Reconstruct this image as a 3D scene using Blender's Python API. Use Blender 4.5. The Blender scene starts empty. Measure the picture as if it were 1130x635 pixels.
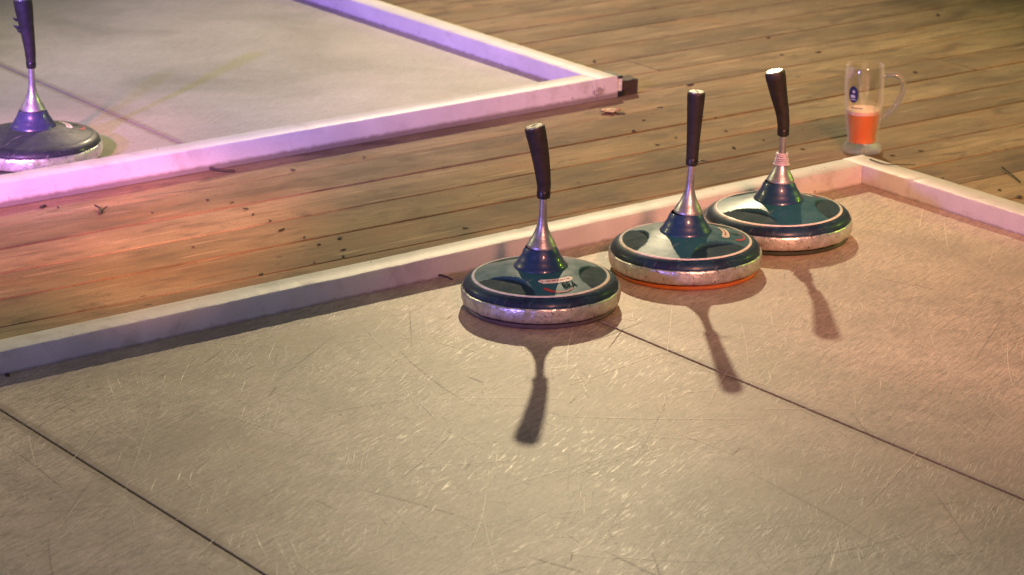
import bpy, bmesh, math, random
from mathutils import Vector, Matrix, noise
random.seed(7)
R = math.radians
C = bpy.context.scene.collection
sc = bpy.context.scene

# ------------------------------------------------------------------ camera
F_PX, W0, H0 = 3074.9, 1130.0, 635.0
PITCH = R(18.056)
CAM_H = 1.52
cam = bpy.data.cameras.new('camera')
co = bpy.data.objects.new('camera', cam); C.objects.link(co)
co.location = (0, 0, CAM_H)
co.rotation_euler = (math.pi/2 - PITCH, 0, 0)
cam.sensor_width = 36.0
cam.lens = F_PX / W0 * 36.0
cam.clip_start = 0.05; cam.clip_end = 600
cam.dof.use_dof = True
cam.dof.focus_distance = 4.75
cam.dof.aperture_fstop = 8.0
sc.camera = co

def at(px, py, z=-0.01):
    """photo pixel -> ground point (used once, to survey where things stand)"""
    u = (px - W0/2)/F_PX; v = (H0/2 - py)/F_PX
    c, s = math.cos(PITCH), math.sin(PITCH)
    d = Vector((u, c + v*s, -s + v*c))
    t = (z - CAM_H)/d.z
    return Vector((0, 0, CAM_H)) + t*d

# ------------------------------------------------------------------ helpers
def link(name, me, mat=None, parent=None, sharp=None):
    o = bpy.data.objects.new(name, me); C.objects.link(o)
    if mat is not None:
        if isinstance(mat, (list, tuple)):
            for m in mat: me.materials.append(m)
        else: me.materials.append(mat)
    if parent is not None: o.parent = parent
    if sharp is not None:
        for p in me.polygons: p.use_smooth = True
        me.set_sharp_from_angle(angle=R(sharp))
    return o

def empty(name, loc, rz=0):
    o = bpy.data.objects.new(name, None); C.objects.link(o)
    o.empty_display_size = 0.1
    o.location = loc; o.rotation_euler = (0, 0, rz)
    return o

def tag(o, label=None, cat=None, group=None, kind=None):
    if label: o['label'] = label
    if cat: o['category'] = cat
    if group: o['group'] = group
    if kind: o['kind'] = kind
    return o

def me_from(name, verts, faces):
    me = bpy.data.meshes.new(name); me.from_pydata([tuple(v) for v in verts], [], faces)
    me.validate(); me.update()
    return me

def lathe(prof, n=96, close_bottom=False, close_top=False, wob=0.0, seed=0.0, freq=60):
    vs, fs = [], []
    for (r, z) in prof:
        for k in range(n):
            a = 2*math.pi*k/n
            rr, zz = r, z
            if wob:
                p = Vector((math.cos(a)*r*freq+seed, math.sin(a)*r*freq, z*freq))
                rr += wob*noise.noise(p); zz += wob*.7*noise.noise(p+Vector((31, 7, 3)))
            vs.append((rr*math.cos(a), rr*math.sin(a), zz))
    for i in range(len(prof)-1):
        for k in range(n):
            k2 = (k+1) % n
            fs.append((i*n+k, i*n+k2, (i+1)*n+k2, (i+1)*n+k))
    if close_bottom: fs.append(tuple(reversed(range(n))))
    if close_top: fs.append(tuple((len(prof)-1)*n+k for k in range(n)))
    return me_from('lathe', vs, fs)

def sweep(path, n=28, cap=True, flat=1.0):
    """path: list of (x,y,z,r). rings are perpendicular to the path"""
    vs, fs = [], []
    P = [Vector(p[:3]) for p in path]
    for i, p in enumerate(P):
        t = (P[min(i+1, len(P)-1)] - P[max(i-1, 0)])
        t = t.normalized() if t.length > 1e-9 else Vector((0, 0, 1))
        ref = Vector((0, 1, 0)) if abs(t.y) < .9 else Vector((1, 0, 0))
        u = ref.cross(t).normalized(); w = t.cross(u).normalized()
        r = path[i][3]
        for k in range(n):
            a = 2*math.pi*k/n
            vs.append(p + u*math.cos(a)*r + w*math.sin(a)*r*flat)
    for i in range(len(P)-1):
        for k in range(n):
            k2 = (k+1) % n
            fs.append((i*n+k, i*n+k2, (i+1)*n+k2, (i+1)*n+k))
    if cap:
        fs.append(tuple(reversed(range(n)))); fs.append(tuple((len(P)-1)*n+k for k in range(n)))
    return me_from('sweep', vs, fs)

def interp(tab, z):
    for a, b in zip(tab, tab[1:]):
        if z <= b[0]:
            t = (z-a[0])/(b[0]-a[0]) if b[0] > a[0] else 0
            t = max(0, min(1, t))
            return tuple(a[i]+(b[i]-a[i])*t for i in range(1, len(a)))
    return tab[-1][1:]

# ------------------------------------------------------------------ materials
class NT:
    def __init__(s, name):
        s.m = bpy.data.materials.new(name); s.m.use_nodes = True
        s.t = s.m.node_tree; s.t.nodes.clear()
        s.out = s.t.nodes.new('ShaderNodeOutputMaterial')
    def n(s, typ, ins=None, **kw):
        nd = s.t.nodes.new(typ)
        for k, v in kw.items(): setattr(nd, k, v)
        if ins:
            for k, v in ins.items():
                if isinstance(v, bpy.types.NodeSocket): s.t.links.new(v, nd.inputs[k])
                else: nd.inputs[k].default_value = v
        return nd
    def coord(s, scale=(1, 1, 1), rot=(0, 0, 0), loc=(0, 0, 0)):
        tc = s.n('ShaderNodeTexCoord')
        src = tc.outputs['Object']
        if any(rot): src = s.n('ShaderNodeMapping', {'Vector': src, 'Rotation': tuple(-r_ for r_ in rot)}).outputs[0]
        return s.n('ShaderNodeMapping', {'Vector': src, 'Scale': scale, 'Location': loc}).outputs[0]
    def noise(s, vec, scale, detail=3, rough=.55, dist=0):
        return s.n('ShaderNodeTexNoise', {'Vector': vec, 'Scale': scale, 'Detail': detail, 'Roughness': rough, 'Distortion': dist}).outputs['Fac']
    def ramp(s, fac, stops, interp='LINEAR'):
        r = s.n('ShaderNodeValToRGB', {'Fac': fac}); cr = r.color_ramp; cr.interpolation = interp
        while len(cr.elements) < len(stops): cr.elements.new(.5)
        for e, (p, c) in zip(cr.elements, stops):
            e.position = p
            e.color = (c, c, c, 1) if isinstance(c, (int, float)) else (*c, 1)
        return r.outputs['Color']
    def mix(s, fac, a, b, mode='MIX'):
        nd = s.n('ShaderNodeMix', data_type='RGBA', blend_type=mode)
        for i, v in ((0, fac), (6, a), (7, b)):
            if isinstance(v, bpy.types.NodeSocket): s.t.links.new(v, nd.inputs[i])
            elif isinstance(v, (int, float)) and i == 0: nd.inputs[i].default_value = v
            else: nd.inputs[i].default_value = (*v, 1) if len(v) == 3 else v
        return nd.outputs[2]
    def math(s, op, a, b=0.0, clamp=False):
        nd = s.n('ShaderNodeMath', operation=op, use_clamp=clamp)
        for i, v in ((0, a), (1, b)):
            if isinstance(v, bpy.types.NodeSocket): s.t.links.new(v, nd.inputs[i])
            else: nd.inputs[i].default_value = v
        return nd.outputs[0]
    def bump(s, h, strength=.3, dist=.002, normal=None):
        ins = {'Height': h, 'Strength': strength, 'Distance': dist}
        if normal is not None: ins['Normal'] = normal
        return s.n('ShaderNodeBump', ins).outputs[0]
    def principled(s, **kw):
        ins = {}
        for k, v in kw.items():
            k = k.replace('_', ' ')
            if k == 'Base Color' and isinstance(v, tuple) and len(v) == 3: v = (*v, 1)
            ins[k] = v
        p = s.n('ShaderNodeBsdfPrincipled', ins)
        s.t.links.new(p.outputs[0], s.out.inputs[0])
        return s.m

def simple(name, col, rough=.5, metal=0.0, var=.25, nscale=40, bump=.15, bdist=.0006, coat=0.0, spec=.5):
    t = NT(name); v = t.coord()
    f = t.noise(v, nscale, 4, .6)
    c2 = tuple(min(1, c*(1-var)) for c in col); c3 = tuple(min(1, c*(1+var)) for c in col)
    colr = t.ramp(f, [(.3, c2), (.7, c3)])
    rg = t.ramp(t.noise(v, nscale*2.3, 3), [(.3, max(0, rough-.08)), (.7, min(1, rough+.08))])
    nb = t.bump(t.noise(v, nscale*6, 3), bump, bdist)
    kw = {'Base_Color': colr, 'Roughness': rg, 'Metallic': metal, 'Normal': nb, 'Coat_Weight': coat, 'Specular_IOR_Level': spec}
    return t.principled(**kw)

# --- synthetic ice: cream plastic, brushed and scratched
def ice_material(name, tint=(.53, .44, .335), seed=0.0, amount=1.0, seam=-.943, pitch=1.01):
    t = NT(name)
    base = t.coord(loc=(seed, seed*.7, 0))
    blot = t.noise(base, 2.2, 5, .6, .4)
    blot2 = t.noise(base, 6.5, 7, .72, .5)
    lo = tuple(c*.66 for c in tint); hi = tuple(c*1.16 for c in tint)
    col = t.ramp(blot, [(.30, (lo[0], lo[1]*1.04, lo[2])), (.5, tint), (.72, hi)])
    col = t.mix(t.ramp(blot2, [(.42, 0.0), (.64, .70*amount)]), col, (tint[0]*.60, tint[1]*.62, tint[2]*.62))
    # scuffed patches: brush-like streaks in several directions
    lightm = None
    for i, (ang, sx, sy, th, wgt, ms) in enumerate([(26, 26, 190, .57, .7, 4.0), (34, 22, 240, .58, .8, 4.5), (6, 20, 240, .59, .7, 3.5), (18, 22, 300, .60, .8, 6),
                                               (52, 6, 300, .64, 1.0, 5), (-14, 6, 320, .65, 1.0, 4), (68, 4, 420, .66, 1.1, 4), (88, 3.5, 420, .67, 1.0, 5), (128, 3, 420, .68, 1.0, 4), (40, 3, 400, .67, 1.1, 3)]):
        v = t.coord(rot=(0, 0, R(ang)), scale=(sx, sy, 1), loc=(seed+i*3.1, i*1.7, 0))
        n = t.noise(v, 1.0, 2.0, .5, .12)
        s_ = t.ramp(n, [(th, 0.0), (th+.07, 1.0)])
        m = t.ramp(t.noise(t.coord(loc=(i*5.3+seed, i*2.2, 0)), ms, 4, .65), [(.46, .03), (.64, 1.0)])
        s_ = t.math('MULTIPLY', t.math('MULTIPLY', s_, m), wgt*amount)
        lightm = s_ if lightm is None else t.math('MAXIMUM', lightm, s_)
    # dark scuffs
    v = t.coord(rot=(0, 0, R(22)), scale=(20, 190, 1), loc=(seed+9, 2, 0))
    dk = t.math('MULTIPLY', t.ramp(t.noise(v, 1.0, 4, .65, .3), [(.47, 0.0), (.66, 1.0)]), .62*amount)
    col = t.mix(dk, col, tuple(c*.42 for c in tint))
    v = t.coord(scale=(34, 190, 1), rot=(0, 0, R(18)), loc=(seed, 0, 0))
    mot = t.ramp(t.noise(v, 1.0, 5, .75, .35), [(.34, .54), (.5, .96), (.66, 1.24)])
    mm = t.ramp(t.noise(t.coord(loc=(3, seed, 0)), 2.6, 4, .65), [(.38, .25), (.62, 1.0)])
    col = t.mix(t.math('MULTIPLY', mm, .95*amount), col, mot, 'MULTIPLY')
    gr = t.ramp(t.noise(base, 300, 3, .85), [(.30, .60), (.70, 1.34)])
    col = t.mix(.95, col, gr, 'MULTIPLY')
    gr = t.ramp(t.noise(base, 95, 4, .8), [(.32, .76), (.68, 1.18)])
    col = t.mix(amount*.8, col, gr, 'MULTIPLY')
    col = t.mix(t.math('MULTIPLY', lightm, .36), col, tuple(min(.85, c*1.7) for c in tint))
    # thin dark scratches and specks
    for i, (ang, sc_) in enumerate([(33, 240), (120, 260)]):
        v = t.coord(rot=(0, 0, R(ang)), scale=(3, sc_, 1), loc=(seed+i*7, 1, 0))
        d = t.ramp(t.noise(v, 1.0, 1, .5, .2), [(.735, 0.0), (.77, .6)])
        col = t.mix(d, col, (.10, .08, .06))
    sp = t.ramp(t.noise(base, 75, 1, .5), [(.765, 0.0), (.80, .75)])
    col = t.mix(sp, col, (.06, .045, .03))
    # trodden grime along the joints
    lx = t.n('ShaderNodeSeparateXYZ', {0: t.n('ShaderNodeTexCoord').outputs['Object']}).outputs[0]
    u = t.math('FRACT', t.math('ADD', t.math('DIVIDE', t.math('SUBTRACT', lx, seam), pitch), 20.5))
    dj = t.math('MULTIPLY', t.math('ABSOLUTE', t.math('SUBTRACT', u, .5)), pitch)
    dj = t.math('SUBTRACT', dj, t.math('MULTIPLY', t.noise(base, 28, 5, .7), .022))
    gm = t.ramp(dj, [(.0, .50), (.007, 0.0)])
    col = t.mix(gm, col, (.16, .12, .08))
    # broad dingy areas
    bd = t.ramp(t.noise(t.coord(scale=(1, 1.6, 1), loc=(seed+2, 4, 0)), 1.5, 6, .62, .5), [(.46, 0.0), (.64, .55*amount)])
    col = t.mix(bd, col, (tint[0]*.56, tint[1]*.56, tint[2]*.52))
    h = t.math('ADD', t.math('MULTIPLY', lightm, 1.0), t.math('MULTIPLY', t.noise(base, 160, 4, .7), .6))
    nb = t.bump(h, .28, .0010)
    rg = t.math('SUBTRACT', .52, t.math('MULTIPLY', lightm, .14))
    return t.principled(Base_Color=col, Roughness=rg, Normal=nb, Specular_IOR_Level=.32)

def rail_material(name, tint=(.60, .585, .55)):
    t = NT(name); v = t.coord()
    col = t.ramp(t.noise(v, 9, 5, .6), [(.3, tuple(c*.82 for c in tint)), (.65, tint)])
    smud = t.ramp(t.noise(t.coord(loc=(4, 2, 1)), 16, 4, .65, .4), [(.55, 0.0), (.74, .48)])
    col = t.mix(smud, col, (.27, .23, .19))
    col = t.mix(.8, col, t.ramp(t.noise(v, 330, 2, .8), [(.25, .84), (.75, 1.12)]), 'MULTIPLY')
    sp = t.ramp(t.noise(v, 85, 2, .5), [(.72, 0.0), (.77, .8)])
    col = t.mix(sp, col, (.08, .06, .05))
    sx = t.ramp(t.noise(t.coord(scale=(4, 160, 160)), 1.0, 2, .5), [(.66, 0.0), (.72, .35)])
    col = t.mix(sx, col, (.34, .28, .22))
    # darker brown along the foot
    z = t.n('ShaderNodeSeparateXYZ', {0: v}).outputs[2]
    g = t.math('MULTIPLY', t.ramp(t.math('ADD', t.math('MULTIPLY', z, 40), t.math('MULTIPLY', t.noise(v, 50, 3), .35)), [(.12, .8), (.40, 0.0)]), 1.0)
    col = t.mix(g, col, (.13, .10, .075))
    nb = t.bump(t.noise(v, 120, 4, .7), .4, .0012)
    return t.principled(Base_Color=col, Roughness=.5, Normal=nb)

def deck_material():
    t = NT('weathered_wood_planks')
    att = t.n('ShaderNodeAttribute', attribute_name='plank', attribute_type='GEOMETRY')
    pid = t.n('ShaderNodeSeparateColor', {0: att.outputs['Color']})
    off = t.n('ShaderNodeCombineXYZ', {0: t.math('MULTIPLY', pid.outputs[0], 40), 1: t.math('MULTIPLY', pid.outputs[1], 30), 2: 0.0}).outputs[0]
    tc = t.n('ShaderNodeTexCoord').outputs['Object']
    p = t.n('ShaderNodeVectorMath', {0: tc, 1: off}, operation='ADD').outputs[0]
    def mp(scale): return t.n('ShaderNodeMapping', {'Vector': p, 'Scale': scale}).outputs[0]
    g1 = t.noise(mp((7, 42, 1)), 1.0, 7, .72, .8)
    g2 = t.noise(mp((9, 190, 1)), 1.0, 4, .6, .4)
    blo = t.noise(mp((2.4, 4.5, 1)), 1.0, 4, .6, .3)
    col = t.ramp(g1, [(.28, (.175, .128, .066)), (.5, (.228, .168, .088)), (.72, (.285, .215, .120))])
    col = t.mix(.5, col, t.ramp(g2, [(.3, .68), (.7, 1.22)]), 'MULTIPLY')
    col = t.mix(1.0, col, t.ramp(blo, [(.34, (.58, .55, .52)), (.60, (1.12, 1.10, 1.08))]), 'MULTIPLY')
    col = t.mix(t.ramp(t.noise(mp((3.5, 9, 1)), 1.0, 4, .65, .5), [(.50, 0.0), (.66, .50)]), col, (.25, .135, .055))
    col = t.mix(.7, col, t.ramp(pid.outputs[2], [(0, .66), (1, 1.18)]), 'MULTIPLY')
    col = t.mix(.95, col, t.ramp(t.noise(mp((230, 260, 1)), 1.0, 4, .85), [(.30, .62), (.70, 1.34)]), 'MULTIPLY')
    # stains, knots and dirt
    st = t.ramp(t.noise(mp((6, 17, 1)), 1.0, 4, .65, .8), [(.53, 0.0), (.68, .72)])
    col = t.mix(st, col, (.085, .055, .03))
    sp = t.ramp(t.noise(mp((32, 60, 1)), 1.0, 1, .5), [(.73, 0.0), (.79, .85)])
    col = t.mix(sp, col, (.035, .022, .013))
    lt = t.ramp(t.noise(mp((5, 70, 1)), 1.0, 2, .5), [(.64, 0.0), (.72, .35)])
    col = t.mix(lt, col, (.52, .40, .24))
    ck = t.ramp(t.noise(mp((2.2, 130, 1)), 1.0, 2, .5, .2), [(.685, 0.0), (.72, .8)])
    col = t.mix(ck, col, (.05, .032, .018))
    h = t.math('ADD', t.math('MULTIPLY', g2, .7), t.math('MULTIPLY', ck, -1.0))
    nb = t.bump(h, .55, .002)
    return t.principled(Base_Color=col, Roughness=.78, Normal=nb, Specular_IOR_Level=.3)

def metal_ring_material():
    t = NT('worn_steel'); v = t.coord()
    st = t.noise(v, 55, 5, .65)
    col = t.ramp(st, [(.26, (.20, .16, .11)), (.40, (.60, .60, .57)), (.66, (.80, .82, .82))])
    sp = t.ramp(t.noise(v, 150, 2, .6), [(.63, 0.0), (.72, .8)])
    col = t.mix(sp, col, (.10, .07, .045))
    h = t.math('ADD', t.noise(v, 90, 3, .6), t.math('MULTIPLY', t.noise(v, 260, 2, .5), .5))
    return t.principled(Base_Color=col, Metallic=.85, Roughness=t.ramp(t.noise(v, 70, 3), [(.3, .24), (.7, .46)]), Normal=t.bump(h, .5, .0018))

def cover_material(name, col, rim, split=.1165):
    t = NT(name); v = t.coord()
    xyz = t.n('ShaderNodeSeparateXYZ', {0: v})
    rr = t.math('SQRT', t.math('ADD', t.math('POWER', xyz.outputs[0], 2.0), t.math('POWER', xyz.outputs[1], 2.0)))
    f = t.math('GREATER_THAN', rr, split)
    c = t.mix(f, col, rim)
    c = t.mix(t.ramp(t.noise(v, 28, 4, .6), [(.35, 0.0), (.7, .35)]), c, tuple(min(1, x*1.5+.01) for x in col))
    # dusty scuffs
    s_ = t.ramp(t.noise(t.coord(scale=(30, 190, 20), rot=(0, 0, .6)), 1.0, 3, .6), [(.62, 0.0), (.74, .30)])
    s2 = t.ramp(t.noise(v, 210, 2, .6), [(.64, 0.0), (.74, .30)])
    c = t.mix(s_, c, (.34, .36, .33)); c = t.mix(s2, c, (.30, .31, .28))
    pm = t.n('ShaderNodeSeparateColor', {0: t.n('ShaderNodeAttribute', attribute_name='panel', attribute_type='GEOMETRY').outputs['Color']}).outputs[0]
    pcol = t.mix(t.ramp(t.noise(v, 260, 3, .7), [(.45, 0.0), (.7, .55)]), (.010, .040, .060), (.045, .075, .09))
    c = t.mix(pm, c, pcol)
    rg = t.math('ADD', t.ramp(t.noise(v, 40, 4, .6), [(.3, .31), (.7, .46)]), t.math('ADD', t.math('MULTIPLY', pm, .40), t.math('MULTIPLY', f, .14)))
    return t.principled(Base_Color=c, Roughness=rg, Coat_Weight=t.math('MULTIPLY', t.math('SUBTRACT', 1.0, pm), .15), Coat_Roughness=.2,
                        Normal=t.bump(t.noise(v, 140, 3, .6), .18, .0006), Specular_IOR_Level=t.math('SUBTRACT', .55, t.math('ADD', t.math('MULTIPLY', pm, .40), t.math('MULTIPLY', f, .25))))

M = {}
M['ice'] = ice_material('synthetic_ice_scratched')
M['ice_far'] = ice_material('synthetic_ice_smoother', tint=(.39, .375, .305), seed=11.0, amount=.38, seam=-1.007, pitch=1.014)
M['rail'] = rail_material('white_plastic_rail')
M['deck'] = deck_material()
M['ring'] = metal_ring_material()
M['teal'] = cover_material('teal_glossy_plastic', (.013, .098, .128), (.006, .014, .042))
M['olive'] = cover_material('dark_olive_plastic', (.026, .040, .040), (.012, .018, .024))
M['hub'] = simple('deep_blue_plastic', (.008, .040, .11), .40, 0, .2, 60, .1, .0004, .4)
M['hub_dark'] = simple('dark_grey_hub_plastic', (.035, .045, .10), .3, 0, .25, 60, .15, .0006, .2)
M['steel'] = simple('brushed_shaft_steel', (.40, .42, .44), .38, .8, .3, 45, .3, .0008)
M['grip'] = simple('black_rubber_grip', (.013, .012, .012), .6, 0, .5, 70, .5, .0012)
M['grip_brown'] = simple('dark_brown_worn_grip', (.024, .019, .018), .6, 0, .5, 60, .5, .0014)
M['black'] = simple('black_plastic', (.012, .012, .012), .35, 0, .3, 60)
M['cap'] = simple('polished_cap_metal', (.72, .68, .60), .28, .9, .15, 60)
M['sole'] = simple('grey_running_sole', (.10, .085, .085), .4, 0, .2, 50)
M['sole_orange'] = simple('orange_running_sole', (.40, .12, .025), .4, 0, .2, 50)
M['sole_dark'] = simple('dark_green_running_sole', (.035, .045, .03), .4, 0, .2, 50)
M['white'] = simple('off_white_print', (.78, .77, .68), .35, 0, .22, 90)
M['red'] = simple('faded_red_print', (.42, .055, .05), .4, 0, .2, 90)
M['ink'] = simple('dark_print', (.010, .040, .042), .85, 0, .2, 90, .1, .0005, 0, .05)
M['wrap'] = simple('pale_lilac_tape', (.56, .52, .60), .5, 0, .2, 90, .4, .001)
M['bark'] = simple('dark_bark', (.035, .022, .014), .8, 0, .5, 120, .5, .001)
M['leaf'] = simple('dry_leaf', (.36, .23, .12), .6, 0, .35, 60, .4, .001)
M['rust'] = simple('rusty_brown_block', (.032, .018, .014), .7, 0, .5, 120, .6, .002)
M['zinc'] = simple('zinc_bracket', (.62, .62, .58), .5, .1, .3, 120, .4, .001)
M['soil'] = simple('dark_soil', (.03, .024, .018), .9, 0, .4, 3, .3, .01)
M['stamp'] = simple('smudged_stamp_ink', (.20, .15, .16), .6, 0, .4, 300)
M['navy'] = simple('navy_badge', (.015, .025, .11), .35, 0, .2, 90)
M['pale_blue'] = simple('pale_blue_badge', (.42, .50, .66), .35, 0, .2, 90)
M['gouge'] = simple('fresh_gouge', (.76, .68, .53), .5, 0, .2, 60)
M['gouge_dark'] = simple('dirty_gouge', (.26, .21, .155), .7, 0, .3, 60)
M['dirt'] = simple('seam_dirt', (.085, .060, .036), .95, 0, .5, 200, .4, .001, 0, .1)

# ------------------------------------------------------------------ setting
YAW_N, YAW_F, YAW_P = R(36.41), R(35.48), R(34.7)
RW, RH, DT = .0578, .0394, .010            # rail width, height above the ice, ice sheet thickness
ON = Vector((.6942, 5.3253, 0))            # inner corner of the near rink
OF = Vector((.2363, 6.0676, 0))            # outer near corner of the far rink

# ground under everything
gm = me_from('ground', [(-150, -150, -.12), (150, -150, -.12), (150, 150, -.12), (-150, 150, -.12)], [(0, 1, 2, 3)])
tag(link('ground', gm, M['soil']), kind='structure')

def box_bm(bm, x0, x1, y0, y1, z0, z1, bev=0.0, cut=None):
    ret = bmesh.ops.create_cube(bm, size=1.0)
    vs = ret['verts']
    for v in vs:
        v.co = Vector((x0 if v.co.x < 0 else x1, y0 if v.co.y < 0 else y1, z0 if v.co.z < 0 else z1))
    return vs

# deck of real boards
def build_deck():
    verts, faces, cols = [], [], []
    pw, gap = .1375, .0075
    rnd = random.Random(3)
    for i in range(-50, 56):
        y0 = i*pw + .056
        x = -11 + rnd.uniform(-1.5, 1.5)
        while x < 11:
            L = rnd.choice((5.0, 6.0, 7.0)); x1 = x + L - .004
            dz = rnd.uniform(-.0012, 0.0); tl = rnd.uniform(-.0007, .0007)
            a, b = y0 + gap*rnd.uniform(.05, .42), y0 + pw - gap*rnd.uniform(.05, .42)
            zt = -DT - .0006 + dz; e = .0022
            n0 = len(verts)
            sec = [(a, zt-.028), (a, zt-e+tl), (a+e, zt+tl), (b-e, zt-tl), (b, zt-e-tl), (b, zt-.028)]
            segs = max(2, int(L/.25))
            for k in range(segs+1):
                xx = x + (x1-x)*k/segs
                w = .0007*noise.noise(Vector((xx*1.7, i*3.3, 0)))
                for (yy, zz) in sec: verts.append((xx, yy+w, zz))
            for k in range(segs):
                for j in range(5):
                    q = n0+k*6+j
                    faces.append((q, q+6, q+7, q+1))
            faces.append(tuple(n0+j for j in range(6))); faces.append(tuple(n0+segs*6+j for j in reversed(range(6))))
            c = (rnd.random(), rnd.random(), rnd.random(), 1)
            cols += [c]*(len(verts)-n0)
            x += L
    me = me_from('deck', verts, faces)
    at_ = me.color_attributes.new('plank', 'FLOAT_COLOR', 'POINT')
    for k, c in enumerate(cols): at_.data[k].color = c
    o = link('wooden_deck', me, M['deck'])
    o.location = (ON.x, ON.y, 0); o.rotation_euler = (0, 0, YAW_P)
    tag(o, kind='structure')
build_deck()
# joists' dark underside space is the soil sheet below

def ice_floor(name, org, yaw, a_list, b0, b1, mat, scratches=0):
    verts, faces = [], []
    g = .0019
    for a0, a1 in zip(a_list, a_list[1:]):
        x0, x1 = a0+g, a1-g
        dz = random.uniform(-.0004, 0)
        n0 = len(verts); e = .0012
        for (xx0, xx1, z) in ((x0, x1, -DT+.0005), (x0, x1, dz-e), (x0+e, x1-e, dz)):
            verts += [(xx0, b0, z), (xx1, b0, z), (xx1, b1, z), (xx0, b1, z)]
        for l in (0, 4):
            for k in range(4):
                k2 = (k+1) % 4
                faces.append((n0+l+k, n0+l+k2, n0+l+4+k2, n0+l+4+k))
        faces.append((n0+8, n0+9, n0+10, n0+11))
    nf = len(faces)
    for a in a_list[1:-1]:
        n0 = len(verts)
        for k in range(201):
            bb = b0+(b1-b0)*k/200; zz = -.0028-.0010*abs(noise.noise(Vector((bb*40, a, 0))))
            verts += [(a-.004, bb, zz), (a+.004, bb, zz)]
        for k in range(200): faces.append((n0+2*k, n0+2*k+1, n0+2*k+3, n0+2*k+2))
    nd = len(faces)
    rnd = random.Random(21)
    for k in range(scratches):          # individual gouges left by stocks and shoes
        ca, cb = rnd.uniform(-2.6, 0), rnd.uniform(-2.3, -.05)
        L = rnd.choice((.03, .05, .08, .12, .2, .3))*rnd.uniform(.7, 1.3); an = R(rnd.choice((30, 40, 52, 60, 75, 90, 110, 10, -15, 140))+rnd.uniform(-8, 8))
        wd = rnd.uniform(.0002, .0005); cv = rnd.uniform(-.03, .03); n0 = len(verts); m = 8
        for q in range(m+1):
            u = q/m-.5; x = ca+u*L*math.cos(an)-cv*L*(1-4*u*u)*math.sin(an); y = cb+u*L*math.sin(an)+cv*L*(1-4*u*u)*math.cos(an)
            ww = wd*(1-(2*abs(u))**3)+.00003
            verts += [(x-ww*math.sin(an), y+ww*math.cos(an), .00025+.00001*(k % 9)), (x+ww*math.sin(an), y-ww*math.cos(an), .00025+.00001*(k % 9))]
        if max(v_[1] for v_ in verts[n0:]) > -.004 or max(v_[0] for v_ in verts[n0:]) > -.004: del verts[n0:]; continue
        for q in range(m): faces.append((n0+2*q, n0+2*q+1, n0+2*q+3, n0+2*q+2))
    me = me_from(name, verts, faces)
    o = link(name, me, [mat, M['dirt'], M['gouge'], M['gouge_dark']])
    for k, p in enumerate(me.polygons):
        if k >= nd: p.material_index = 3 if ((k-nd)//8) % 6 == 0 else 2
        elif k >= nf: p.material_index = 1
    o.location = org; o.rotation_euler = (0, 0, yaw)
    return tag(o, kind='structure')
ice_floor('rink_floor', ON, YAW_N, [-5.0, -3.97, -2.963, -1.953, -.943, .056], -5.0, .056, M['ice'], 800)
ice_floor('rink_floor', OF, YAW_F, [-5.04, -4.035, -3.03, -2.017, -1.007, -.002], .002, 5.0, M['ice_far'])

def rail_mesh(L, w, h0, h1, seed, jit=.0007, seg=.012):
    """bar along +x from 0 to L, y from 0 to w, worn arrises"""
    sec = [(0, h0, 0), (0, h1-.0030, 1), (.0008, h1-.0010, 2), (.0028, h1, 1), (w-.0028, h1, 1), (w-.0008, h1-.0010, 2), (w, h1-.0030, 1), (w, h0, 0)]
    n = max(2, int(L/seg)); vs, fs = [], []
    for k in range(n+1):
        x = L*k/n
        for j, (y, z, q) in enumerate(sec):
            dy = dz = 0
            if q:
                s = -1 if y < w/2 else 1
                c = noise.noise(Vector((x*55+seed, (0 if s < 0 else 9.0), seed)))*1.1
                c2 = max(0, noise.noise(Vector((x*28+seed*3, (3 if s < 0 else 13.0), 1)))-.25)*4
                amt = jit*(c + c2)
                if q == 2: dy, dz = -s*max(0, amt)*1.6, -max(0, amt)*1.3
                else:
                    if z < h1-.002: dz = -max(0, amt)*1.5
                    else: dy = -s*max(0, amt)*2.0
            z2 = z + dz; y2 = y + dy
            if q: z2 += .0006*noise.noise(Vector((x*3, seed, 5)))
            y2 += .0010*noise.noise(Vector((x*1.3, seed, 8)))
            vs.append((x, y2, z2))
    m = len(sec)
    for k in range(n):
        for j in range(m-1):
            q = k*m+j; fs.append((q, q+m, q+m+1, q+1))
    fs.append(tuple(range(m))); fs.append(tuple(n*m+j for j in reversed(range(m))))
    return me_from('rail', vs, fs)

# near rink border: front-facing rail a<0 (b 0..w), end rail a 0..w running through to the outer corner
nb_ = empty('border_frame', ON, YAW_N)
tag(nb_, 'white plastic border rails of the near rink, curling stones standing beside them inside the corner', 'rink border')
r = link('rail', rail_mesh(5.0-.0012, RW, -DT+.0002, RH, 1.0), M['rail'], nb_, 40); r.location = (-5.0, 0, 0)
r = link('rail', rail_mesh(5.2, RW, -DT+.0002, RH-.0004, 5.0, .0015), M['rail'], nb_, 40); r.rotation_euler = (0, 0, -math.pi/2); r.location = (0, RW, 0)

# far rink border: front rail stops against the end rail
fb = empty('border_frame', OF, YAW_F)
tag(fb, 'white plastic border rails of the far rink with an ink stamp near the corner', 'rink border')
r = link('rail', rail_mesh(5.0-RW-.0012, RW, -DT+.0002, RH, 9.0), M['rail'], fb, 40); r.location = (-5.0, 0, 0)
r = link('rail', rail_mesh(5.2, RW, -DT+.0002, RH+.0003, 13.0, .0008), M['rail'], fb, 40); r.rotation_euler = (0, 0, math.pi/2); r.location = (0, 0, 0)

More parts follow.
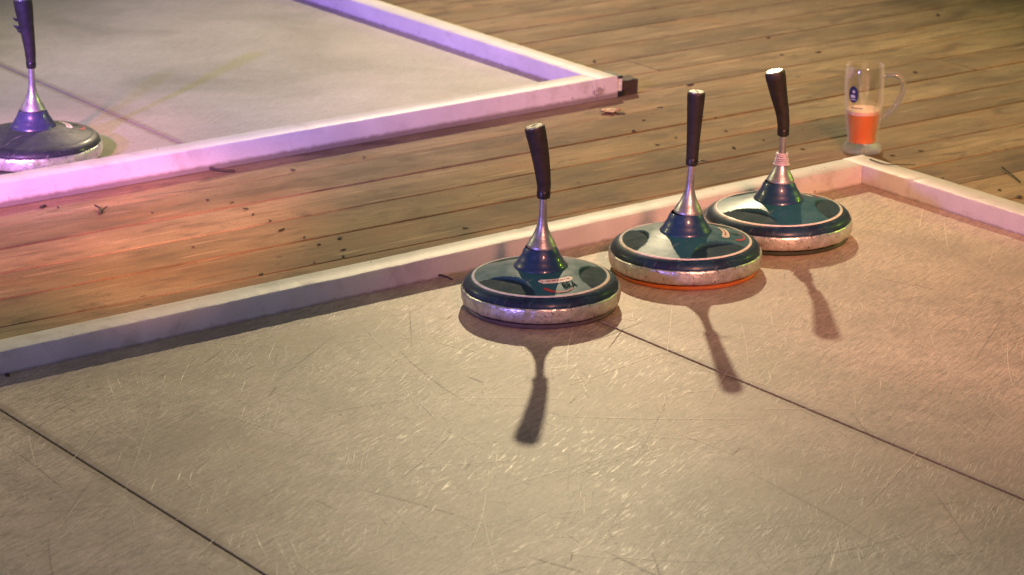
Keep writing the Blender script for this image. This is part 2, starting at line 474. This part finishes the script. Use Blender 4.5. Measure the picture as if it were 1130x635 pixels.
# stamp on the outer face of the end of the far rail
def ring_flat(cx, cz, r0, r1, a0, a1, n=24, sx=1, sz=1):
    vs, fs = [], []
    for k in range(n+1):
        a = a0+(a1-a0)*k/n
        for rr in (r0, r1): vs.append((cx+rr*sx*math.cos(a), 0, cz+rr*sz*math.sin(a)))
    for k in range(n): fs.append((2*k, 2*k+1, 2*k+3, 2*k+2))
    return vs, fs
def join(parts):
    V, Fs = [], []
    for v, f in parts:
        n = len(V); V += v; Fs += [tuple(i+n for i in q) for q in f]
    return V, Fs
def rectf(x0, x1, z0, z1): return ([(x0, 0, z0), (x1, 0, z0), (x1, 0, z1), (x0, 0, z1)], [(0, 1, 2, 3)])
parts = [ring_flat(0, .0, .0095, .0120, R(150), R(400), 24, 1.15, .75), rectf(-.0015, .0012, -.006, .010), rectf(.0040, .0062, -.005, .009),
         rectf(-.017, -.0165, -.013, .015), rectf(.0170, .0175, -.013, .014), rectf(-.017, .0175, -.0135, -.0131), rectf(-.010, -.0055, .001, .0028), rectf(.006, .013, .0005, .0022)]
v, f = join(parts)
s = link('stamp', me_from('stamp', v, f), M['stamp'], fb); s.location = (-.055, -.0018, .012)

# steel bracket and dark block at the end of the far frame
bm = bmesh.new()
box_bm(bm, .0016, .0145, .0015, .052, .0030, .0315)
bmesh.ops.bevel(bm, geom=bm.edges[:], offset=.0012, segments=2, affect='EDGES')
me = bpy.data.meshes.new('bracket'); bm.to_mesh(me); bm.free()
link('bracket', me, M['zinc'], fb)
bm = bmesh.new()
box_bm(bm, .0014, .0155, .0005, .056, .0318, .0385); box_bm(bm, .0014, .0180, .0000, .056, -.0095, .0026); box_bm(bm, .0148, .0175, .006, .054, .003, .0315)
bmesh.ops.bevel(bm, geom=bm.edges[:], offset=.0010, segments=1, affect='EDGES')
me = bpy.data.meshes.new('clamp'); bm.to_mesh(me); bm.free()
link('clamp', me, M['black'], fb)
bm = bmesh.new()
box_bm(bm, .0, .041, .0, .040, 0, .034)
bmesh.ops.subdivide_edges(bm, edges=bm.edges[:], cuts=6, use_grid_fill=True)
for v_ in bm.verts:
    v_.co += Vector([.0014*noise.noise(v_.co*90+Vector((k*9, 0, 0))) for k in range(3)])
me = bpy.data.meshes.new('block'); bm.to_mesh(me); bm.free()
o = link('wood_block', me, M['rust'])
o.location = OF + Matrix.Rotation(YAW_F, 3, 'Z') @ Vector((.0195, .004, -DT)); o.rotation_euler = (0, 0, YAW_F)
tag(o, 'small dark brown block on the deck against the corner of the far rink border', 'block')

# ------------------------------------------------------------------ curling stocks
BODY = [(.0440, .0725), (.0600, .0686), (.0900, .0606), (.1150, .0537), (.1200, .0525), (.1245, .0505), (.1285, .0478), (.1318, .0443), (.1338, .0400), (.1338, .0352), (.125, .0340)]
def body_z(r):
    return interp([(a, b) for a, b in BODY[:8]], r)[0]
def lens_cut(x, y, azs):
    """step down inside the lens-shaped panels that cut into the cone"""
    d = 0
    for az in azs:
        cx, cy = .150*math.cos(az), .150*math.sin(az)
        q = .083 - math.hypot(x-cx, y-cy)
        if q > 0: d = max(d, q)
    return d
def body_mesh(panels):
    vs, fs = [], []; n = 240
    rs = []; pmask = {}
    for a, b in zip(BODY, BODY[1:]):
        st = max(1, int(abs(b[0]-a[0])/.0018)) if a[0] < .121 and panels else 3
        for k in range(st): rs.append((a[0]+(b[0]-a[0])*k/st, a[1]+(b[1]-a[1])*k/st))
    rs.append(BODY[-1])
    for (r_, z) in rs:
        for k in range(n):
            a = 2*math.pi*k/n
            x, y = r_*math.cos(a), r_*math.sin(a)
            zz = z
            if panels and r_ < .1146:
                q = lens_cut(x, y, panels)
                if q > 0:
                    s_ = max(x*math.cos(az)+y*math.sin(az) for az in panels)
                    pl = .0533 + .15*(.1160-s_)
                    e_ = min(1, q/.0016)*max(0, min(1, (.1146-r_)/.002))
                    zz += (min(pl, zz) - zz)*e_
                    pmask[len(vs)] = e_
            vs.append((x, y, zz))
    for i in range(len(rs)-1):
        for k in range(n):
            k2 = (k+1) % n
            fs.append((i*n+k, (i+1)*n+k, (i+1)*n+k2, i*n+k2))
    me = me_from('cover', vs, fs)
    ca = me.color_attributes.new('panel', 'FLOAT_COLOR', 'POINT')
    for k in range(len(vs)):
        q = pmask.get(k, 0.0); ca.data[k].color = (q, q, q, 1)
    return me
RING = [(.124, .0100), (.1315, .0102), (.1350, .0118), (.1366, .0150), (.1374, .0200), (.1377, .0260), (.1376, .0310), (.1372, .0342), (.1364, .0364), (.1352, .0372), (.1342, .0366), (.1334, .0350), (.130, .034)]
SOLE = [(.0, .0003), (.1285, .0003), (.1305, .0010), (.1316, .0030), (.1318, .0062), (.1306, .0074), (.1240, .0080), (.1240, .0100)]
HUB = [(.0470, .0690), (.0468, .0728), (.0438, .0768), (.0408, .0802), (.0393, .0835), (.0366, .0878), (.0340, .0915), (.0324, .0955), (.0303, .1005), (.0266, .1060)]
SHAFT = [(.1060, .0256), (.1095, .0256), (.1110, .0246), (.1150, .0228), (.1200, .0196), (.1260, .0162), (.1320, .0136), (.1380, .0114), (.1450, .0092), (.1530, .0077), (.1620, .0070), (.2000, .0066)]

def dress(vs, fs, az, name, mat, parent, lift=.0005, th=.0004):
    """lay a flat local drawing (x tangential, y radial, in metres; y = radius) on the cone"""
    out = []
    for (x, y) in vs:
        r_ = y; a = az + x/max(y, .02)
        px, py = r_*math.cos(a), r_*math.sin(a)
        out.append((px, py, body_z(r_)+lift))
    o = link(name, me_from(name, out, fs), mat, parent)
    return o
def cap2d(x0, x1, y, hh, n=10, steps=10):
    """capsule centred on radius y"""
    pts = []
    xs = [x0+(x1-x0)*k/steps for k in range(steps+1)]
    V, Fc = [], []
    for x in xs:
        e = min(x-x0, x1-x); k = 1.0 if e > hh else math.sqrt(max(0.02, 1-(1-e/hh)**2))
        V += [(x, y-hh*k), (x, y), (x, y+hh*k)]
    for i in range(len(xs)-1):
        for j in range(2): Fc.append((3*i+j, 3*i+j+1, 3*i+j+4, 3*i+j+3))
    return V, Fc
def arc2d(cx, cy, r0, thick, a0, a1, n=20):
    V, Fc = [], []
    for k in range(n+1):
        t = k/n; a = a0+(a1-a0)*t; w = thick*(1.0-.72*t)*min(1, 6*t+.3)
        for s_ in (-w, w): V.append((cx+(r0+s_)*math.cos(a), cy+(r0+s_)*math.sin(a)))
    for k in range(n): Fc.append((2*k, 2*k+1, 2*k+3, 2*k+2))
    return V, Fc
def text2d(body, size):
    cu = bpy.data.curves.new('txt', 'FONT'); cu.body = body; cu.size = size; cu.align_x = 'CENTER'; cu.offset = size*.012
    o = bpy.data.objects.new('txt', cu); C.objects.link(o)
    bpy.context.view_layer.update()
    me = bpy.data.meshes.new_from_object(o.evaluated_get(bpy.context.evaluated_depsgraph_get()))
    bm = bmesh.new(); bm.from_mesh(me); bmesh.ops.triangulate(bm, faces=bm.faces[:]); 
    V = [(v.co.x, v.co.y) for v in bm.verts]; Fc = [tuple(v.index for v in f_.verts) for f_ in bm.faces]
    bm.free(); bpy.data.objects.remove(o); bpy.data.curves.remove(cu); bpy.data.meshes.remove(me)
    return V, Fc

def stock(loc, label, laz, centre, grip, grip_mat, sole_mat, cover='teal', hub='hub', panels=True, wrap=False, torn=False, twist=False, logo=0, seed=0.0, hubscale=1.0):
    """centre: table of (z, dx, dy) of the stick's axis; grip: table of (z, r)"""
    t = empty('ice_stock', loc, 0)
    tag(t, label, 'curling stock', 'ice stocks standing on the two rinks')
    link('sole', lathe(SOLE, 128), M[sole_mat], t, 35)
    link('ring', lathe(RING, 340, wob=.0010, seed=seed, freq=75), M['ring'], t, 60)
    pz = [laz+R(60), laz+R(180), laz+R(300)] if panels else None
    link('cover', body_mesh(pz), M[cover], t, 22)
    c0 = interp(centre, .09)
    def off(z): 
        dx, dy = interp(centre, z); return dx, dy
    # hub, sheared along the stick's axis
    me = lathe(HUB, 72)
    link('hub', me, M[hub], t, 50)
    path = [(*off(z), z, r_) for z, r_ in SHAFT]
    link('shaft', sweep(path, 40), M['steel'], t, 45)
    # thin dark groove where metal meets hub
    if not panels: link('groove', lathe([(.0262, .1045), (.0270, .1050), (.0270, .1062), (.0258, .1066)], 60), M['black'], t, 60)
    z0 = grip[0][0]; z1 = grip[-1][0]
    gp = []
    for k in range(41):
        z = z0+(z1-z0)*k/40; r_ = interp(grip, z)[0]
        gp.append((*off(z), z, r_))
    # rounded shoulders at both ends
    e = gp[-1]; dirx = (gp[-1][0]-gp[-3][0], gp[-1][1]-gp[-3][1])
    gp.append((e[0]+dirx[0]*.3, e[1]+dirx[1]*.3, e[2]+.0016, e[3]*.93))
    g = link('grip', sweep(gp, 36), M[grip_mat], t, 40)
    e2 = gp[-1]
    # collar at the foot of the grip
    cz = [(z0-.0075), z0-.006, z0+.004, z0+.0055]; rr0 = interp(grip, z0+.003)[0]
    link('collar', sweep([(*off(z), z, rr0*q) for z, q in zip(cz, (.90, 1.04, 1.07, 1.0))], 32), M['black'], t, 40)
    # cap: steel disc with a dark screw in a recess
    def axis(p, q, d): 
        a, b = Vector(p[:3]), Vector(q[:3]); n_ = (b-a).normalized(); return a, n_
    a_, n_ = axis(gp[-4], gp[-1], 0)
    top = Vector(e2[:3]); rr = e2[3]
    capp = [(*(top+n_*d), rr*q) for d, q in ((-.001, .96), (.0008, .95), (.0018, .86), (.0020, .60), (.0008, .52), (.0006, .10))]
    cp = link('cap', sweep(capp, 36), M['cap'], t, 30)
    sc_ = [(*(top+n_*d), rr*q) for d, q in ((.0004, .44), (.0016, .42), (.0020, .30))]
    link('screw', sweep(sc_, 20), M['black'], cp, 30)
    # white painted stripe round the cover
    if panels:
        st = lathe([(.1142, .0530), (.1147, .0543), (.1188, .0534), (.1194, .0522)], 180)
        link('stripe', st, M['white'], t, 60)
    if logo:
        V, Fc = cap2d(-.033, .033, .0725, .0062)
        lab = dress(V, Fc, laz, 'label', M['white'], t, .0006)
        prt = [([(x0, .0715-.0012), (x1, .0715-.0012), (x1, .0715+.0014), (x0, .0715+.0014)], [(0, 1, 2, 3)]) for x0, x1 in ((-.019, -.011), (-.0095, -.001), (.0005, .004), (.0055, .012), (.0135, .016), (.019, .025))]
        prt.append(arc2d(-.027, .0715, .0022, .0006, 0, 6.28, 12))
        V, Fc = join2(prt); dress(V, Fc, laz, 'label_print', M['red'], lab, .0009)
        V, Fc = arc2d(-.003, .0900, .0225, .0046, R(-178)+math.pi*2*0, R(-30), 24)
        # drawn so that the smile points outwards (large radius)
        V = [(x*1.15, .0905-(y-.0900)*.68) for x, y in V]
        dress(V, Fc, laz, 'emblem', M['red'], t, .0006)
        if logo == 1:
            V, Fc = text2d('BRA', .0235)
            V = [(x*.62+.0165, .0975-y) for x, y in V]
            dress(V, Fc, laz, 'lettering', M['ink'], t, .0008)
        elif logo == 2:
            prt = [arc2d(.004, .087, .0078, .0011, 0, 6.28, 24), arc2d(.004, .087, .0036, .0010, 0, 6.28, 16)]
            V, Fc = join2(prt); dress(V, Fc, laz, 'emblem', M['ink'], t, .0008)
    if wrap:
        wp = []
        for k in range(60):
            z = .138+.022*k/59
            b = .0012+.0032*abs(math.sin(k*.30+.6))**1.6+.0016*noise.noise(Vector((k*.35, 0, 0)))
            wp.append((*off(z), z, interp(SHAFT, z)[0]+b))
        link('tape', sweep(wp, 24), M['wrap'], t, 70)
    if torn:
        for (z, L, s_) in ((.292, .008, .0035), (.276, .011, .0042), (.268, .006, .003)):
            dx, dy = off(z); rr = interp(grip, z)[0]
            pth = [(dx-rr+.002, dy-.004, z, s_), (dx-rr-L*.4, dy-.006, z+.002, s_*.8), (dx-rr-L, dy-.006, z+.006, s_*.25)]
            link('torn_rubber', sweep(pth, 8, flat=.5), M['grip'], g, 40)
    if twist:
        dx, dy = off(z0); rr = interp(grip, z0)[0]
        pth = [(dx+rr-.002, dy-.003, z0+.000, .0014), (dx+rr+.005, dy-.004, z0+.0022, .0012), (dx+rr+.012, dy-.004, z0+.0012, .0010), (dx+rr+.018, dy-.005, z0+.0018, .0006)]
        link('cord_end', sweep(pth, 8), M['black'], t, 60)
    return t
def join2(parts):
    V, Fc = [], []
    for v, f in parts:
        n = len(V); V += v; Fc += [tuple(i+n for i in q) for q in f]
    return V, Fc

D1, D2, D3 = (.0495, 4.5648), (.3108, 4.7737), (.4958, 4.9765)
D4 = tuple(at(36.0, 121.5, .105)[:2])
stock((*D1, 0), 'teal ice stock nearest the camera, lettering and a white oval label on its front', R(-68),
      [(.10, .001, 0), (.16, .003, 0), (.20, .0042, 0), (.215, .0050, 0), (.24, .0025, 0), (.265, -.001, 0), (.29, -.0055, 0), (.318, -.0115, 0)],
      [(.200, .0110), (.205, .0114), (.23, .0128), (.26, .0148), (.29, .0166), (.305, .0176), (.316, .0176)], 'grip_brown', 'sole', logo=1, seed=1.0)
stock((*D2, 0), 'teal ice stock with an orange sole and a straight black grip leaning right', R(4),
      [(.08, .0015, 0), (.10, .0032, 0), (.20, .0088, 0), (.325, .0140, 0)],
      [(.200, .0104), (.206, .0108), (.24, .0118), (.28, .0138), (.315, .0158), (.324, .0158)], 'grip', 'sole_orange', logo=2, twist=True, seed=4.0)
stock((*D3, 0), 'teal ice stock in the rink corner with pale tape wound round its shaft', R(52),
      [(.10, .002, 0), (.16, .004, 0), (.20, .0046, 0), (.215, .0048, 0), (.24, .0015, 0), (.27, -.0055, 0), (.295, -.0105, 0), (.315, -.0148, 0)],
      [(.200, .0102), (.206, .0108), (.23, .0120), (.26, .0146), (.29, .0176), (.303, .0188), (.312, .0184)], 'grip', 'sole_dark', logo=3, wrap=True, seed=8.0)
stock((*D4, 0), 'dark green ice stock on the far rink behind its border, grip torn', R(28),
      [(.08, .0, 0), (.16, .0015, 0), (.20, .0022, 0), (.23, .0015, 0), (.27, -.002, 0), (.33, -.0078, 0)],
      [(.200, .0092), (.206, .0098), (.24, .0120), (.28, .0150), (.315, .0185), (.333, .0190)], 'grip_brown', 'sole_dark', cover='olive', hub='hub_dark', panels=False, logo=2, torn=True, seed=12.0)

# ------------------------------------------------------------------ beer mug
t = NT('clear_glass')
lw = t.n('ShaderNodeLayerWeight', {'Blend': .32}).outputs['Fresnel']
v = t.coord()
gl = t.n('ShaderNodeBsdfGlossy', {'Color': (1, 1, 1, 1), 'Roughness': .04, 'Normal': t.bump(t.noise(v, 60, 2), .25, .002)})
tr = t.n('ShaderNodeBsdfTransparent', {'Color': (.985, .985, .98, 1)})
mx = t.n('ShaderNodeMixShader', {0: t.math('MINIMUM', t.math('MULTIPLY', t.math('ADD', lw, .06), .8, True), .34), 1: tr.outputs[0], 2: gl.outputs[0]})
fc = t.n('ShaderNodeLayerWeight', {'Blend': .5}).outputs['Facing']
mx = t.n('ShaderNodeMixShader', {0: t.math('MULTIPLY', t.math('POWER', fc, 4.0), .75), 1: mx.outputs[0], 2: t.n('ShaderNodeBsdfDiffuse', {'Color': (.85, .84, .78, 1)}).outputs[0]})  # off-white mixed in at grazing edges, painting the glass's bright outline
t.t.links.new(mx.outputs[0], t.out.inputs[0]); M['glass'] = t.m
t = NT('thick_glass'); M['glass_thick'] = t.principled(Base_Color=(.93, .95, .92), Roughness=.03, Transmission_Weight=1.0, IOR=1.5,
    Normal=t.bump(t.noise(t.coord(), 45, 2), .3, .004))
t = NT('foot_glass')
lw = t.n('ShaderNodeLayerWeight', {'Blend': .5}).outputs['Facing']
v = t.coord()
gl = t.n('ShaderNodeBsdfGlass', {'Color': (.95, .96, .93, 1), 'Roughness': .05, 'IOR': 1.45, 'Normal': t.bump(t.noise(v, 60, 3), .8, .006)})
tr = t.n('ShaderNodeBsdfTransparent', {'Color': (.95, .96, .93, 1)})
mx = t.n('ShaderNodeMixShader', {0: .5, 1: tr.outputs[0], 2: gl.outputs[0]})
gy = t.n('ShaderNodeBsdfGlossy', {'Color': (1, 1, 1, 1), 'Roughness': .12, 'Normal': t.bump(t.noise(v, 70, 3), .8, .006)})
mx = t.n('ShaderNodeMixShader', {0: t.math('ADD', t.math('MULTIPLY', t.math('POWER', lw, 2.0), .25), .06), 1: mx.outputs[0], 2: gy.outputs[0]})
mx = t.n('ShaderNodeMixShader', {0: t.math('MULTIPLY', t.math('POWER', lw, 2.0), .30), 1: mx.outputs[0], 2: t.n('ShaderNodeBsdfDiffuse', {'Color': (.85, .84, .78, 1)}).outputs[0]})  # edge highlight of foot and handle painted with diffuse off-white
t.t.links.new(mx.outputs[0], t.out.inputs[0]); M['glass_foot'] = t.m
t = NT('wheat_beer')
M['beer'] = t.principled(Base_Color=t.ramp(t.noise(t.coord(), 30, 3), [(.3, (1.0, .29, .07)), (.7, (1.0, .38, .11))]), Roughness=.25, Transmission_Weight=.35, IOR=1.2, Subsurface_Weight=.6, Subsurface_Radius=(.05, .015, .005))
t = NT('beer_foam')
M['foam'] = t.principled(Base_Color=t.ramp(t.noise(t.coord(), 300, 3), [(.3, (.80, .50, .36)), (.7, (.92, .70, .55))]), Roughness=.7, Subsurface_Weight=.3, Subsurface_Radius=(.02, .01, .006), Normal=t.bump(t.noise(t.coord(), 300, 3), .5, .001))

mug = empty('beer_mug', (.7290, 5.6090, -DT+.0005))
tag(mug, 'tall glass mug partly full of orange beer on the deck behind the rink corner', 'mug')
GO = [(.0395, 0), (.0405, .003), (.0405, .008), (.0385, .013), (.0345, .018), (.0318, .022), (.0312, .028), (.0322, .040), (.0345, .058), (.0368, .076), (.0386, .095), (.0398, .115), (.0404, .135), (.0404, .155), (.0398, .172), (.0388, .184)]
def go(z): return interp([(b, a) for a, b in GO], z)[0]
zs = [.024, .030, .040, .058, .076, .095, .115, .135, .155, .172, .1835]
prof = [(go(z)-.0000, z) for z in zs] + [(go(.184)-.0010, .1852), (go(.184)-.0024, .1838)] + [(go(z)-.0030, z) for z in reversed(zs)]
link('glass', lathe(prof, 96), M['glass'], mug, 50)
prof = [(0, .0005), (.037, .0005), (.0395, .0015), (.0405, .004), (.0405, .008), (.0385, .013), (.0345, .018), (.0318, .0215), (.0312, .0235), (.0280, .0215), (.0, .0190)]
link('foot', lathe(prof, 96), M['glass_foot'], mug, 50)
bz = [.0225, .026, .030, .040, .058, .074, .0825]
link('beer', lathe([(.0001, .0215)]+[(go(z)-.0034, z) for z in bz]+[(.0001, .0826)], 80), M['beer'], mug, 40)
link('foam', lathe([(.0001, .0828)]+[(go(z)-.0034, z) for z in (.083, .086, .0905)]+[(.028, .0915), (.0001, .0900)], 80, wob=.0008, freq=60), M['foam'], mug, 50)
# handle: leaves the rim, drops and returns at a slant
hp = [(.036, .163), (.050, .1655), (.066, .165), (.077, .156), (.080, .141), (.076, .122), (.067, .104), (.055, .088), (.043, .077), (.0355, .070)]
path = []
for i in range(len(hp)-1):
    for k in range(4):
        f_ = k/4; p0 = hp[max(0, i-1)]; p1 = hp[i]; p2 = hp[i+1]; p3 = hp[min(len(hp)-1, i+2)]
        def cr(a, b, c, d): return .5*((2*b)+(-a+c)*f_+(2*a-5*b+4*c-d)*f_*f_+(-a+3*b-3*c+d)*f_**3)
        path.append((cr(p0[0], p1[0], p2[0], p3[0]), 0, cr(p0[1], p1[1], p2[1], p3[1]), .0062))
path.append((hp[-1][0], 0, hp[-1][1], .0062))
h = link('handle', sweep(path, 20, flat=1.25), M['glass_foot'], mug, 60)
h.rotation_euler = (0, 0, R(-12))
def on_glass(V, Fc, az, zc, name, mat, parent, lift):
    out = []
    for x, y in V:
        z = zc+y; rr = go(z)+lift; a = az+x/rr
        out.append((rr*math.cos(a), rr*math.sin(a), z))
    return link(name, me_from(name, out, Fc), mat, parent)
def disc2d(a, b, n=36, rings=4, cx=0, cy=0):
    V = [(cx, cy)]; Fc = []
    for i in range(1, rings+1):
        for k in range(n):
            q = 2*math.pi*k/n; V.append((cx+a*i/rings*math.cos(q), cy+b*i/rings*math.sin(q)))
    for k in range(n): Fc.append((0, 1+k, 1+(k+1) % n))
    for i in range(rings-1):
        for k in range(n): 
            k2 = (k+1) % n
            Fc.append((1+i*n+k, 1+(i+1)*n+k, 1+(i+1)*n+k2, 1+i*n+k2))
    return V, Fc
bd = on_glass(*disc2d(.0115, .0175), R(-130), .129, 'badge', M['navy'], mug, .0004)
on_glass(*join2([disc2d(.006, .0035, cx=-.001, cy=-.004), disc2d(.0035, .003, cx=.001, cy=.006), disc2d(.007, .0010, cx=0, cy=-.0105)]), R(-130), .129, 'badge_emblem', M['pale_blue'], bd, .0008)
dash = [([(x0, -.0014), (x1, -.0014), (x1, .0014), (x0, .0014)], [(0, 1, 2, 3)]) for x0, x1 in ((-.014, -.011), (-.010, -.007), (-.006, -.0035), (-.0025, .0005), (.0018, .0045), (.006, .009), (.010, .0125))]
on_glass(*join2(dash), R(-118), .1005, 'badge_lettering', M['stamp'], mug, .0004)

# ------------------------------------------------------------------ litter
def twig(pts, r0, name, label, mat='bark', cat='twig', z=-.0095):
    """pts: surveyed ground points; mesh is built about the first one"""
    P = [at(*p[:2], z) for p in pts]
    o0 = P[0].copy()
    path = []
    for i, p in enumerate(P):
        q = p-o0; path.append((q.x, q.y, (pts[i][2] if len(pts[i]) > 2 else 0)+r0, r0*(1-.5*i/len(P))))
    o = link(name, sweep(path, 8), M[mat], None, 60); o.location = o0
    return tag(o, label, cat)
twig([(230, 187), (238, 190, .002), (249, 191, .001), (259, 190)], .0035, 'twig', 'short dark twig on the deck at the foot of the far rink border')
tw = twig([(110.5, 237), (110, 232, .002), (104.5, 230, .004)], .0026, 'forked_twig', 'small dark forked twig on the red lit deck boards')
br = link('prong', sweep([(0, 0, .002, .0024), (.006, .015, .006, .0016), (.010, .022, .007, .0008)], 8), M['bark'], tw, 60); br.location = (0, .010, 0)
twig([(480, 306, .001), (487, 307, .003), (494, 308, .001), (499, 310)], .0022, 'twig', 'bent black twig lying on the ice against the near border rail', z=.0005)
twig([(1106, 188, .004), (1116, 194.5, .002), (1126, 202)], .0020, 'twig', 'thin straight dark twig on the deck beyond the right border rail')
nl = twig([(960, 176.5), (967, 179.3), (974.5, 181.5), (982, 182.6), (990, 183, .0015), (1010, 184, .0020)], .0013, 'grass_blade', 'thin dark green blade of grass lying over the border rail beside the mug', cat='grass blade', z=.0396)
for (x, y, s_, lab) in ((8, 415, .0042, 'small black pebble on the ice at the foot of the near border rail'),):
    bm = bmesh.new(); bmesh.ops.create_icosphere(bm, subdivisions=3, radius=s_)
    for v_ in bm.verts:
        v_.co *= 1+.35*noise.noise(v_.co*260); v_.co.z *= .6
    me = bpy.data.meshes.new('pebble'); bm.to_mesh(me); bm.free()
    o = link('pebble', me, M['bark'], None, 60); o.location = at(x, y, 0)+Vector((0, 0, s_*.45)); tag(o, lab, 'pebble')
def leaf(px, py, L, Wd, rz, curl, label, mat='leaf', name='dry_leaf', cat='leaf', z=-.0085, group=None):
    n, m = 14, 7; V, Fc = [], []
    for i in range(n+1):
        u = i/n; w = Wd*math.sin(math.pi*min(1, u**.8))*(1+.18*math.sin(u*19))
        for j in range(m):
            q = j/(m-1)*2-1
            V.append(((u-.5)*L, q*w*.5, curl*(abs(q)**1.6)*L*.25 + curl*.12*L*abs(2*u-1)**2 + .0008*math.sin(u*17+q*4)))
    for i in range(n):
        for j in range(m-1): a = i*m+j; Fc.append((a, a+m, a+m+1, a+1))
    me = me_from('leaf', V, Fc)
    o = link(name, me, M[mat], None, 60); o.location = at(px, py, -.010)+Vector((0, 0, .0004)); o.rotation_euler = (0, 0, rz)
    md = o.modifiers.new('thickness', 'SOLIDIFY'); md.thickness = .0005
    return tag(o, label, cat, group)
leaf(674, 124, .046, .034, R(20), .40, 'curled orange brown dry leaf on the deck in front of the far corner')
leaf(686, 126, .018, .014, R(-30), .35, 'small dark leaf scrap just right of the curled leaf', 'bark', 'leaf_scrap')
# loose dark scraps that lie about on the boards
spots = [(47, 228.5, 1.5), (64, 229, .8), (168, 235, .8), (213, 273, .9), (229, 221, 1), (256, 224, .9), (271, 231, 1.3), (279, 237, .9), (298, 244, 1), (311, 254, 1.4), (336, 262, 1.0), (352, 270, 1.1), (379, 276, 1), (379, 283, 1), (347, 290, .7),
         (323, 188, 1.2), (402, 174, 1), (288, 303, 1.0), (375, 263, 1.2), (514, 252, .9), (761.6, 94, 1.5), (728, 119, 1.0), (710.6, 133, .8), (801, 145, .9), (810, 163.5, 1.2), (842.7, 155, .8), (1016, 167, .9), (863, 61, 1), (1035, 17, 1.8), (848, 42, 1),
         (746, 152, 1), (725, 160, .8), (620, 69, 1.3), (656, 68, 1.6), (775, 129, .9), (958, 183, 1.2), (903, 58, 1.2), (1125, 218, 1.6), (1103, 210, .9), (1040, 197, .8), (985, 172, .9), (886, 165, .8), (700, 145, 1.2), (1010, 80, 1.2)]
rs_ = random.Random(5)
proto = []
for k in range(4):
    bm = bmesh.new(); bmesh.ops.create_icosphere(bm, subdivisions=2, radius=.0034)
    for v_ in bm.verts:
        v_.co *= 1+.6*noise.noise(v_.co*300+Vector((k*7, 0, 0))); v_.co.x *= 1.7; v_.co.z *= .45
    me = bpy.data.meshes.new('scrap'); bm.to_mesh(me); bm.free(); me.materials.append(M['bark']); proto.append(me)
def on_near_rink(p):
    d = Matrix.Rotation(-YAW_N, 3, 'Z') @ (p-ON); return d.x < RW+.004 and d.y < RW+.004
def on_far_rink(p):
    d = Matrix.Rotation(-YAW_F, 3, 'Z') @ (p-OF); return d.x < .004 and d.y > -.004
for (x, y, s_) in spots:
    p = at(x, y)
    if on_near_rink(p) or on_far_rink(p): continue
    o = bpy.data.objects.new('bark_scrap', rs_.choice(proto)); C.objects.link(o)
    o.location = p+Vector((0, 0, .0010*s_)); o.rotation_euler = (0, 0, rs_.uniform(0, 6)); o.scale = (s_*rs_.uniform(.7, 1.3), s_*rs_.uniform(.5, 1.0), s_*.8)
    tag(o, 'tiny dark scrap of bark lying loose on the wooden deck', 'bark scrap', 'bark scraps scattered on the deck')

# ------------------------------------------------------------------ light
w = bpy.data.worlds.new('World'); sc.world = w; w.use_nodes = True
nt = w.node_tree; bg = nt.nodes['Background']
bg.inputs[0].default_value = (.60, .57, .50, 1); bg.inputs[1].default_value = .22

def lamp(name, loc, target, power, col, radius, size=None, blend=.2, spec=1.0):
    L = bpy.data.lights.new(name, 'SPOT'); L.energy = power; L.color = col; L.shadow_soft_size = radius
    L.spot_size = R(size or 60); L.spot_blend = blend; L.specular_factor = spec
    o = bpy.data.objects.new(name, L); C.objects.link(o)
    o.location = loc; o.rotation_euler = (Vector(target)-Vector(loc)).to_track_quat('-Z', 'Y').to_euler()
    return o
lamp('floodlight', (.16, 9.0, 2.5), (-.1, 4.5, 0), 650, (1, .80, .48), .05, 72, .8)
lamp('violet_spotlight', (-5.2, -1.3, 1.15), (.3, 5.4, 0), 1050, (.36, .24, 1.0), .35, 50, .5)
top4 = Vector((D4[0]-.006, D4[1], .33))            # the violet lamps stand where the far stock's two shadows point back to
s1 = at(277, 62, 0); s2 = at(180, 84, 0)
lamp('violet_spotlight', top4+(top4-s1)*4.0, at(470, 25, 0), 1080, (.30, .17, 1.0), .03, 22, .7)
lamp('violet_spotlight', top4+(top4-s2)*4.0, at(240, 45, 0), 360, (.30, .20, 1.0), .04, 24, .7)
lamp('green_spotlight', (4.6, 6.8, 2.0), (1.4, 6.3, 0), 230, (.55, .85, .03), .05, 48, .7)
lamp('warm_spotlight', (-3.4, 6.6, 1.9), (0, 4.6, 0), 110, (1, .86, .40), .05, 70, .6)
lamp('red_spotlight', (-1.9, .4, 2.4), at(-12, 236), 3000, (1, .28, .38), .10, 7.6, .4)
lamp('red_spotlight', (-1.3, .4, 2.4), at(205, 262), 4000, (1, .37, .25), .10, 5.4, .6)
lamp('pink_spotlight', (1.6, .3, 2.6), at(890, 180), 1800, (1, .36, .22), .45, 19, .6)

sc.view_settings.view_transform = 'Standard'; sc.view_settings.look = 'None'
sc.view_settings.exposure = 0; sc.view_settings.gamma = 1
sc.cycles.max_bounces = 8; sc.cycles.transparent_max_bounces = 12
sc.cycles.use_denoising = True
